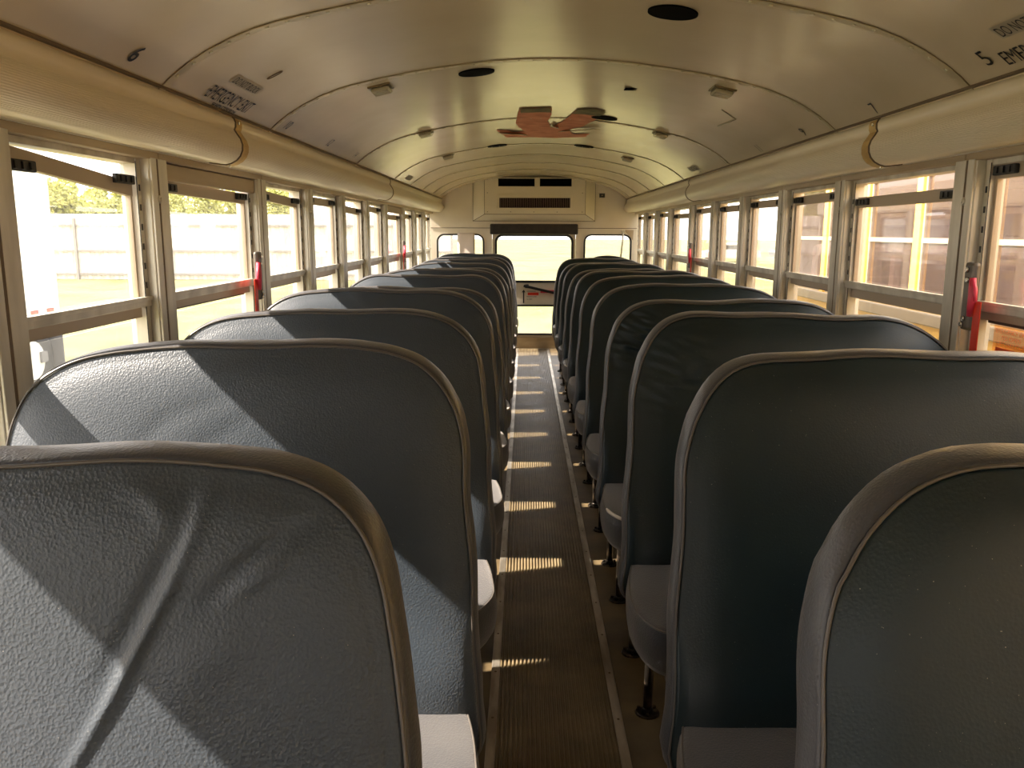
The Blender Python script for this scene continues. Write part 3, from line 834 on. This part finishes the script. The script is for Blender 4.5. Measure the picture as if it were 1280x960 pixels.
ZL = [1.054, 1.078, 1.074, 1.083, 1.045, 1.065, 1.062, 1.038, 1.049, 1.056, 1.052, 1.065]
ZR = [1.067, 1.069, 1.073, 1.054, 1.064, 1.064, 1.059, 1.038, 1.050, 1.032, 1.044, 1.046]
LBL = {('L', 0): 'nearest left seat, its backrest crossed by a long diagonal crease', ('L', 1): 'second left seat, grained vinyl backrest sunlit over the window side',
       ('R', 0): 'nearest right seat with smooth dark teal backrest at the picture edge', ('R', 1): 'second right seat, wide dark teal backrest directly behind the nearest one',
       ('R', 3): 'fourth right seat, vinyl puckered at its upper aisle corner', ('R', 7): 'eighth right seat, low backrest with wrinkles at its upper corner',
       ('R', 11): 'narrow last seat of the right row beside the rear window'}
for i in range(12):
    kw = {}
    if i == 0:
        kw['dense'] = 3
        kw['creases'] = [([(.415, 1.03), (.425, .99), (.445, .94), (.47, .89), (.50, .83), (.54, .76), (.57, .68)], -.0050, .0065), ([(.435, 1.03), (.445, .98), (.465, .94), (.49, .89), (.52, .83)], .004, .010), ([(.41, .925), (.375, .955), (.335, .985), (.30, 1.0)], .0055, .010), ([(.39, .925), (.355, .95), (.315, .975)], -.004, .010), ([(.45, .99), (.47, 1.02), (.52, 1.04)], -.003, .012), ([(.36, .90), (.42, .86), (.44, .80)], -.003, .03)]; kw['xa'] = .180
    if i == 1:
        kw['dense'] = 2; kw['creases'] = [([(.60, 1.00), (.75, .95), (.88, .83)], .0014, .02), ([(.55, .98), (.68, .90), (.76, .78)], .0012, .02)]
    make_seat(-1, 1.33+.7*(i-1), ZL[i], 10+i, LBL.get(('L', i), 'navy vinyl bench seat, %s from the camera in left row' % ORD[i]), **kw)
    kw = {}
    if i in (3, 7): kw['wr'] = .010; kw['dense'] = 3
    if i == 2: kw['wr'] = .004; kw['dense'] = 2
    if i == 11: kw['xa'] = .47
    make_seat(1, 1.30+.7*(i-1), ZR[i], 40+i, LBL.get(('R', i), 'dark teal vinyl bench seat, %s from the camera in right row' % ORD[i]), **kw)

# ------------------------------------------------------------------ ceiling lettering and fittings
def decal(txt, s0, s1, y, side, width, slant=0.0, mt='ink', name='number_decal', label=None, h=.0028, bold=0.0, parent=ceiling):
    """text on the ceiling: s0 low edge and s1 high edge in arc length (positive), y of the left end as read"""
    sg = -1 if side == 'L' else 1
    b = text_bm(txt, s0-s1, width=width, bold=bold)
    for v in b.verts:
        u, w = v.co.x, v.co.y
        u += slant*w
        yy = y+u if side == 'L' else y-u
        p = on_ceil(sg*(s0-w), yy, h); v.co = p
    m = MB(); m.merge(b); o = m.build(name, M[mt], parent)
    o['label'] = label or ('black number %s' % txt); return o
def patch(s0, s1, y0, y1, side, mt, name, label, h=.0016, ov=None):
    sg = -1 if side == 'L' else 1
    m = MB(); m.face(m._v([on_ceil(sg*s0, y0, h), on_ceil(sg*s1, y0, h), on_ceil(sg*s1, y1, h), on_ceil(sg*s0, y1, h)]))
    o = m.build(name, M[mt], ceiling); o['label'] = label; return o
decal('6', 1.018, .968, 1.905, 'L', .030, bold=.015)
decal('10', 1.020, .978, 3.11, 'L', .045); decal('12', 1.015, .970, 3.75, 'L', .045); decal('14', 1.015, .975, 4.32, 'L', .045)
decal('5', 1.008, .962, 2.005, 'R', .028); decal('7', 1.034, .990, 2.655, 'R', .026)
decal('9', 1.026, .985, 3.30, 'R', .028); decal('11', 1.030, .985, 3.91, 'R', .035); decal('13', 1.032, .988, 4.58, 'R', .045); decal('15', 1.03, .99, 5.25, 'R', .045)
decal('EMERGENCY EXIT', 1.024, .977, 2.365, 'L', .345, name='exit_lettering', label='black EMERGENCY EXIT lettering')
decal('EMERGENCY EXIT', 1.024, .984, 1.94, 'R', .345, name='exit_lettering', label='black EMERGENCY EXIT lettering')
patch(.952, .916, 2.405, 2.635, 'L', 'greyink', 'sticker', 'grey DO NOT BLOCK sticker')
decal('DO NOT BLOCK', .947, .921, 2.42, 'L', .20, name='sticker_lettering', label='black DO NOT BLOCK lettering')
patch(.956, .916, 1.88, 1.64, 'R', 'greyink', 'sticker', 'grey DO NOT BLOCK sticker')
decal('DO NOT BLOCK', .951, .922, 1.87, 'R', .21, name='sticker_lettering', label='black DO NOT BLOCK lettering')
decal('SEE INSTRUCTIONS BELOW', 1.043, 1.030, 2.45, 'L', .19, name='sticker_lettering', label='small black instruction lettering', bold=.03)
for sd, y in (('L', 6.15), ('R', 5.42)):
    patch(1.01, .965, y, y+(.25 if sd == 'L' else -.25), sd, 'greyink', 'sticker', 'grey DO NOT BLOCK sticker')
    decal('DO NOT BLOCK', 1.005, .970, y+(.015 if sd == 'L' else -.015), sd, .22, name='sticker_lettering', label='black DO NOT BLOCK lettering')
# small oval plate on the left
m = MB(); m.tube([on_ceil(-.855+.026*math.sin(a*2*PI/14), 2.566+.008*math.cos(a*2*PI/14), .002) for a in range(14)], .0015, 6, closed=True)
m.build('oval_slot', M['groove'], ceiling)
# scratches on the right
m = MB()
m.tube([on_ceil(.73, 3.58, .001), on_ceil(.775, 3.63, .001), on_ceil(.81, 3.66, .001)], .0028, 6); m.tube([on_ceil(.812, 3.66, .001), on_ceil(.808, 3.80, .001), on_ceil(.80, 3.93, .001)], .004, 6)
m.build('scratch', M['greyink'], ceiling)

# ceiling lights
LP = [(-.632, 3.18, 'first on the left'), (.645, 3.22, 'first on the right'), (-.635, 4.58, 'second on the left'), (.640, 4.60, 'second on the right'), (-.64, 5.93, 'third on the left'), (.645, 6.10, 'third on the right')]
ml = mat('ceiling_light_lens', (.55, .50, .38), .12, 0, .8); mb = mat('light_base', (.22, .17, .09), .4, .4)
for s, y, nm in LP:
    t = empty('ceiling_light', tuple(on_ceil(s, y, 0))); tag(t, 'small clear rectangular ceiling light, %s counted from the camera' % nm, 'ceiling light', 'small ceiling lights')
    p, nn = ceil_at(s); X = Vector((1, 0, 0)) - nn*nn.x; X.normalize(); Yv = Vector((0, 1, 0))
    R3 = Matrix((X, Yv, nn)).transposed().to_4x4()
    m = MB(); m.box(-.042, .042, -.055, .055, -.001, .006, .002, M=R3); bs = m.build('base', mb, t)
    m = MB(); m.box(-.034, .034, -.045, .045, .006, .022, .006, M=R3)
    for k in range(3): m.box(-.030, .030, -.030+k*.025, -.022+k*.025, .021, .025, .001, M=R3)
    m.build('lens', ml, t)
    m = MB()
    for q in (-.048, .048): m.disc(R3 @ Vector((0, q, .006)), nn, .004, .003, 8, .3)
    m.build('screw', M['screw'], bs)
# little vent
m = MB()
for dy in (-.02, 0, .02): m.box(.31, .36, 3.52+dy-.004, 3.52+dy+.004, ceil_at(.33)[0].z-.004, ceil_at(.33)[0].z-.0005)
m.build('small_vent', M['vent'], ceiling)

# peeled paint patch
def cpoly(pts, mt, name, label, h):
    m = MB()
    # subdivide by triangulated fan of arc/y points
    b = bmesh.new(); vs = [b.verts.new((s, y, 0)) for s, y in pts]; b.faces.new(vs); b.normal_update()
    bmesh.ops.triangulate(b, faces=b.faces[:]); bmesh.ops.subdivide_edges(b, edges=b.edges[:], cuts=2, use_grid_fill=True)
    for v in b.verts: v.co = on_ceil(v.co.x, v.co.y, h)
    m.merge(b); o = m.build(name, M[mt], ceiling); o['label'] = label; return o
def rough(pts, amp=.006, sub=5, seed=1):
    rnd = random.Random(seed); out = []
    for i in range(len(pts)):
        a, b = Vector(pts[i]), Vector(pts[(i+1) % len(pts)])
        for k in range(sub):
            p = a.lerp(b, k/sub); out.append((p.x+rnd.uniform(-amp, amp), p.y+rnd.uniform(-amp, amp)*3))
    return out
cpoly(rough([(-.12, 4.19), (.03, 4.16), (.04, 4.40), (.025, 4.66), (.055, 4.93), (.10, 4.70), (.165, 4.20), (.245, 4.13), (.29, 4.22), (.275, 4.50), (.225, 4.80), (.16, 5.02), (.20, 5.20), (.29, 5.10), (.275, 5.30), (.10, 5.47), (-.10, 5.42), (-.21, 5.38), (-.245, 5.12), (-.265, 4.95), (-.20, 5.02), (-.17, 5.12), (-.10, 5.10), (-.13, 4.90), (-.15, 4.72)], .004, 4, 3), 'primer', 'peeled_patch', 'orange primer showing through peeled ceiling paint', .0045)
cpoly(rough([(-.12, 4.19), (.03, 4.16), (.038, 4.31), (-.115, 4.33)], .003, 4, 7), 'flapshade', 'flap_shade_patch', 'olive painted shadow along upper edge of peeled area', .0055)  # shade below the upper paint edge, painted as olive patches
cpoly(rough([(.160, 4.19), (.245, 4.12), (.30, 4.20), (.285, 4.34), (.145, 4.34)], .003, 4, 9), 'flapshade', 'flap_shade_patch', 'olive painted shadow along upper edge of peeled area', .0055)
# curled flaps
def flap(s0, s1, y0, y1, drop, seed):
    m = MB(); N1, N2 = 10, 6
    G = []
    for i in range(N1+1):
        row = []
        for j in range(N2+1):
            t = j/N2; u = i/N1
            s = s0+(s1-s0)*u; y = y0+(y1-y0)*u
            row.append(m.bm.verts.new(on_ceil(s, y - .11*t*math.sin(PI*u)**.5, .006+drop*t*t*math.sin(PI*u))))
        G.append(row)
    for i in range(N1):
        for j in range(N2): m.face([G[i][j], G[i+1][j], G[i+1][j+1], G[i][j+1]], True)
    o = m.build('paint_flap', M['flap'], ceiling); o['label'] = 'curled flap of cream paint'; md = o.modifiers.new('s', 'SOLIDIFY'); md.thickness = .0012
flap(.10, .33, 5.12, 4.82, .016, 1); flap(-.26, -.08, 5.12, 5.30, .012, 2); flap(.045, .10, 4.86, 4.96, .012, 3)

# ------------------------------------------------------------------ outside
def ground():
    m = MB(); N = 90
    for (x0, x1, y0, y1, nx, ny) in ((-120, 120, -60, 260, 60, 80),):
        G = [[m.bm.verts.new((x0+(x1-x0)*i/nx, y0+(y1-y0)*j/ny, ZG)) for i in range(nx+1)] for j in range(ny+1)]
        for j in range(ny):
            for i in range(nx): m.face([G[j][i], G[j][i+1], G[j+1][i+1], G[j+1][i]])
    g = mat('dry_grass_ground', (.5, .45, .2), .9); nt = g.node_tree; L = nt.links; b = nt.nodes['Principled BSDF']
    tc = node(g, 'ShaderNodeTexCoord'); n1 = node(g, 'ShaderNodeTexNoise'); n1.inputs['Scale'].default_value = .35; n1.inputs['Detail'].default_value = 8; n1.inputs['Roughness'].default_value = .7
    L.new(tc.outputs['Object'], n1.inputs['Vector'])
    r = node(g, 'ShaderNodeValToRGB'); e = r.color_ramp.elements; e[0].position = .35; e[0].color = (.075, .09, .014, 1); e[1].position = .68; e[1].color = (.235, .205, .075, 1)
    L.new(n1.outputs['Fac'], r.inputs['Fac'])
    n2 = node(g, 'ShaderNodeTexNoise'); n2.inputs['Scale'].default_value = 9; n2.inputs['Detail'].default_value = 4; L.new(tc.outputs['Object'], n2.inputs['Vector'])
    mx = node(g, 'ShaderNodeMix', data_type='RGBA', blend_type='OVERLAY'); mx.inputs[0].default_value = .5
    L.new(r.outputs['Color'], mx.inputs[6]); L.new(n2.outputs['Fac'], mx.inputs[7]); L.new(mx.outputs[2], b.inputs['Base Color'])
    o = m.build('ground', g); tag(o, 'yellow green dry grass lot around the bus', 'ground', kind='structure')
ground()

# corrugated fence across the far end of the lot
fence = empty('metal_fence', (-28, 39, ZG)); tag(fence, 'tall pale corrugated metal fence across the far side of the grass', 'fence')
mf = noisy(mat('fence_sheet', (.66, .62, .58), .5), (.58, .54, .50), (.72, .68, .63), 2, 3); mfp = mat('fence_post_grey', (.30, .28, .27), .5, .4)
m = MB(); prof = []; x = -30.0
pts = []
while x < 24.5:
    for dx, dy in ((0, 0), (.06, .05), (.22, .05), (.28, 0)): pts.append((x+dx, dy))
    x += .42
A = m._v([(a, d, .02) for a, d in pts]); B = m._v([(a, d, 3.05) for a, d in pts])
for i in range(len(pts)-1): m.face([A[i], A[i+1], B[i+1], B[i]])
sh = m.build('sheet_panel', mf, fence); md = sh.modifiers.new('s', 'SOLIDIFY'); md.thickness = .02
x = -28.55
while x < 24.5:
    m = MB(); m.box(x-.05, x+.05, -.16, -.05, 0, 2.85, .005); m.build('fence_post', mfp, fence); x += 4.42
m = MB()
for z in (.22, 1.30, 2.48): m.box(-30, 24.5, -.10, -.02, z, z+.09)
for k, z in enumerate((.22, 1.30, 2.48)): pass
m.build('fence_rail', mfp, fence)

# trees behind the fence
leafm = noisy(mat('leaf_green', (.40, .42, .12), .8), (.30, .33, .08), (.60, .58, .22), 3, 4)
bark = mat('bark', (.12, .09, .06), .9)
random.seed(21)
def tree(x, y, h, r, label):
    t = empty('broadleaf_tree', (x, y, ZG)); tag(t, label, 'tree', 'trees behind the fence')
    m = MB(); m.tube([(0, 0, 0), (.1, 0, h*.3), (0, .1, h*.6)], [.22, .17, .08], 8); m.build('trunk', bark, t)
    m = MB()
    cl = [(random.uniform(-r, r)*.7, random.uniform(-r, r)*.7, h*random.uniform(.40, .92), r*random.uniform(.32, .55)) for _ in range(16)]
    for cx, cy, cz, cr in cl:
        for _ in range(230):
            v = Vector((random.gauss(0, 1), random.gauss(0, 1), random.gauss(0, 1))).normalized()*cr*random.uniform(.7, 1.08)
            c = Vector((cx, cy, cz))+v; a = Vector((random.uniform(-1, 1), random.uniform(-1, 1), random.uniform(-1, 1))).normalized()*.17; b = a.orthogonal().normalized()*.10
            m.face(m._v([c-a, c+b, c+a, c-b]))
    m.build('crown', leafm, t)
TP = ['tallest round crowned tree just right of the white trailer', 'tree behind the fence, second from the trailer', 'bushy tree behind the fence, third from the trailer', 'tree behind the fence seen through the second left window', 'loose crowned tree at right side of the second left window', 'tree behind the fence seen in the third left window', 'low tree behind the fence in fourth left window', 'low tree behind the fence in fifth left window']
for i, (px, h, r) in enumerate(((84, 4.9, 1.9), (112, 3.9, 1.6), (136, 4.3, 1.8), (166, 4.2, 1.8), (222, 3.9, 1.9), (262, 3.8, 2.0), (300, 3.8, 1.9), (350, 3.8, 2.0))):
    y = 47+i*6.5; tree((px-656)/1030*y, y, h*y/47, r*.62*(1+i*.06), TP[i])

# white box trailer beside the bus
tw = mat('trailer_white', (.80, .79, .77), .45); tg = mat('trailer_underframe', (.16, .16, .17), .6); tt = mat('tyre', (.055, .055, .06), .85)
tr = empty('box_trailer', (-8.1, 6.0, ZG)); tag(tr, 'white box trailer parked beside the bus on the left', 'trailer')
m = MB(); m.box(-1.3, 1.3, -7.2, 5.8, 1.14, 3.9, .03); m.build('cargo_box', tw, tr)
m = MB(); m.box(-1.05, 1.05, -7.0, 5.7, .95, 1.15); m.box(-1.2, 1.2, 5.4, 5.55, .45, .60); m.build('chassis', tg, tr)
m = MB(); k = 0; y = -7.1
while y < 5.7:
    m.slot = k % 2; m.box(1.300, 1.306, y, min(y+.19, 5.75), 1.16, 1.21); y += .19; k += 1
m.build('reflective_tape', [mat('tape_red', (.55, .02, .02), .4), mat('tape_white', (.8, .8, .8), .4)], tr)['label'] = 'red and white reflective tape'
for y in (4.0, 5.25):
    for x in (-1.02, 1.02):
        m = MB(); m.tube([(x-.14, y, .5), (x+.14, y, .5)], .5, 28); w = m.build('wheel', tt, tr)
        m = MB(); m.tube([(x-.15, y, .5), (x+.15, y, .5)], .27, 20); m.build('hub', mat('hub_white', (.6, .6, .58), .4), w)
m = MB(); m.box(.74, 1.30, 5.78, 5.80, .25, .95); m.build('mud_flap', tg, tr)
m = MB(); m.box(.74, 1.30, 3.3, 5.7, 1.03, 1.12); m.box(1.18, 1.29, -2.5, 2.2, .35, .95); m.build('side_skirt', tg, tr)

# neighbouring bus on the right
nb = empty('parked_bus', (2.12, 0, ZG)); tag(nb, 'yellow school bus parked close alongside on the right', 'bus')
ny = mat('bus_yellow', (.86, .56, .12), .38); nbk = mat('rub_rail_black', (.06, .045, .035), .5); nwh = mat('bus_roof_white', (.78, .76, .70), .4); nin = mat('bus_interior_pale', (.17, .125, .11), .7); nst = mat('bus_seat_brown', (.09, .075, .075), .5); ncr = mat('pale_rail', (.34, .28, .20), .45)
NE = 7.28; OFF = .12
m = MB(); m.box(0, 2.4, -6, NE, .75, 1.86); m.box(0, .05, -6, NE, 2.62, 2.80); m.build('lower_body', ny, nb)
m = MB(); m.box(2.35, 2.4, -6, NE, 1.86, 2.7); m.box(.05, 2.35, NE-.04, NE, 1.86, 2.75); m.box(.1, 2.3, -6, NE-.05, 1.86, 1.88); m.build('inner_wall', nin, nb)
m = MB()
for z in (1.02, 1.32, 1.66): m.box(-.02, 0.0, -6, NE-.05, z, z+.07, .008)
m.build('rub_rail', nbk, nb)
m = MB(); m.box(-.028, 0.0, -6, NE-.02, 1.79, 1.86, .008); m.build('window_sill_band', ncr, nb)
prof = [(0, 2.66), (.03, 2.80), (.12, 2.95), (.35, 3.06), (.8, 3.13), (1.2, 3.15), (1.6, 3.13), (2.05, 3.06), (2.28, 2.95), (2.37, 2.80), (2.4, 2.66)]
m = MB(); m.prism_y(prof, -6, NE); m.build('roof', nwh, nb)
ys = [6.91-.72*k for k in range(18)]
m = MB(); m.box(-.004, .05, 6.95, NE, 1.86, 2.66, .004); m.build('rear_corner_panel', ny, nb)
for k, y in enumerate(ys):
    m = MB(); m.box(-.012, .05, y-.036, y+.036, 1.86, 2.66, .004); m.build('body_post', ny, nb)
for k in range(17):
    y1, y0 = ys[k]-.036, ys[k+1]+.036
    m = MB()
    for za, zb in ((1.86, 1.895), (2.235, 2.262), (2.60, 2.66)): m.box(.004, .03, y0, y1, za, zb)
    for ya, yb in ((y0, y0+.018), (y1-.018, y1)): m.box(.006, .028, ya, yb, 1.88, 2.62)
    f = m.build('window_frame', ncr, nb)
    m = MB(); m.box(.014, .018, y0, y1, 1.88, 2.62); m.build('pane', M['glassN'], f)
for k in range(15):
    y = 6.7-.72*k
    m = MB(); m.box(.10, 1.02, y, y+.09, 1.90, 2.20, .045); m.build('seat_back', nst, nb)
    m = MB(); m.box(1.38, 2.28, y, y+.09, 1.90, 2.20, .045); m.build('seat_back', nst, nb)
for yy in (-3.4, 5.2):
    m = MB(); m.tube([(.02, yy, .5), (.3, yy, .5)], .5, 28); m.build('wheel', tt, nb)
m = MB()
# vehicles far off on the right
random.seed(5)
cc = [((.55, .54, .52), 'white'), ((.10, .11, .13), 'dark'), ((.40, .38, .36), 'grey'), ((.30, .06, .04), 'red'), ((.62, .60, .55), 'cream'), ((.12, .14, .20), 'blue')]
def car(x, y, c, label):
    t = empty('parked_car', (x, y, ZG), .1); tag(t, label, 'car', 'cars parked far beyond the grass')
    pm = mat('car_paint', c, .3)
    m = MB(); side = [(-2.2, .35), (-2.25, .75), (-1.4, .92), (-.75, 1.42), (.85, 1.45), (1.5, .98), (2.2, .88), (2.25, .38)]
    A = m._v([(a, -.85, b) for a, b in side]); B = m._v([(a, .85, b) for a, b in side]); n_ = len(side)
    for i in range(n_): m.face([A[i], A[(i+1) % n_], B[(i+1) % n_], B[i]])
    m.face(A); m.face(B[::-1]); m.build('car_body', pm, t)
    m = MB(); m.box(-.95, 1.1, -.86, .86, .96, 1.34, .05); m.build('car_window', M['black'], t)
    for a in (-1.4, 1.4):
        for b in (-.8, .8):
            m = MB(); m.tube([(a, b-.1, .33), (a, b+.1, .33)], .33, 14); m.build('wheel', tt, t)
for i, (c, nm) in enumerate(cc): car(16+i*6.0, 66+i*1.5, c, '%s car far off beyond the grass, %s of the cars from the rear wall' % (nm, ORD[i]))

# ------------------------------------------------------------------ light, sky, camera
sun = bpy.data.lights.new('sun', 'SUN'); sun.energy = 15.0; sun.angle = math.radians(.6); sun.color = (1.0, .87, .74)
so = bpy.data.objects.new('sun', sun); COL.objects.link(so)
d = Vector((1.0, .07, -.85)).normalized(); so.rotation_euler = d.to_track_quat('-Z', 'Y').to_euler(); so.location = (-20, 0, 20)
wd = bpy.data.worlds.new('sky'); SC.world = wd; wd.use_nodes = True
bg = wd.node_tree.nodes['Background']; bg.inputs[0].default_value = (1.0, .94, .92, 1); bg.inputs[1].default_value = 2.7

cam = bpy.data.cameras.new('camera'); co = bpy.data.objects.new('camera', cam); COL.objects.link(co)
cam.sensor_width = 36; cam.lens = 36*1030/1280; cam.clip_start = .02; cam.clip_end = 600
ri = Vector((.99986929, .01588637, .00300567)); up = Vector((-.00584335, .18172907, .98333128)); fw = Vector((-.01507534, .9832203, -.18179815))
co.matrix_world = Matrix(((ri.x, up.x, -fw.x, -.0905), (ri.y, up.y, -fw.y, 0), (ri.z, up.z, -fw.z, 1.2904), (0, 0, 0, 1)))
SC.camera = co
SC.view_settings.view_transform = 'Standard'; SC.view_settings.look = 'None'; SC.view_settings.gamma = 1; SC.view_settings.use_curve_mapping = False
SC.view_settings.exposure = 0.72
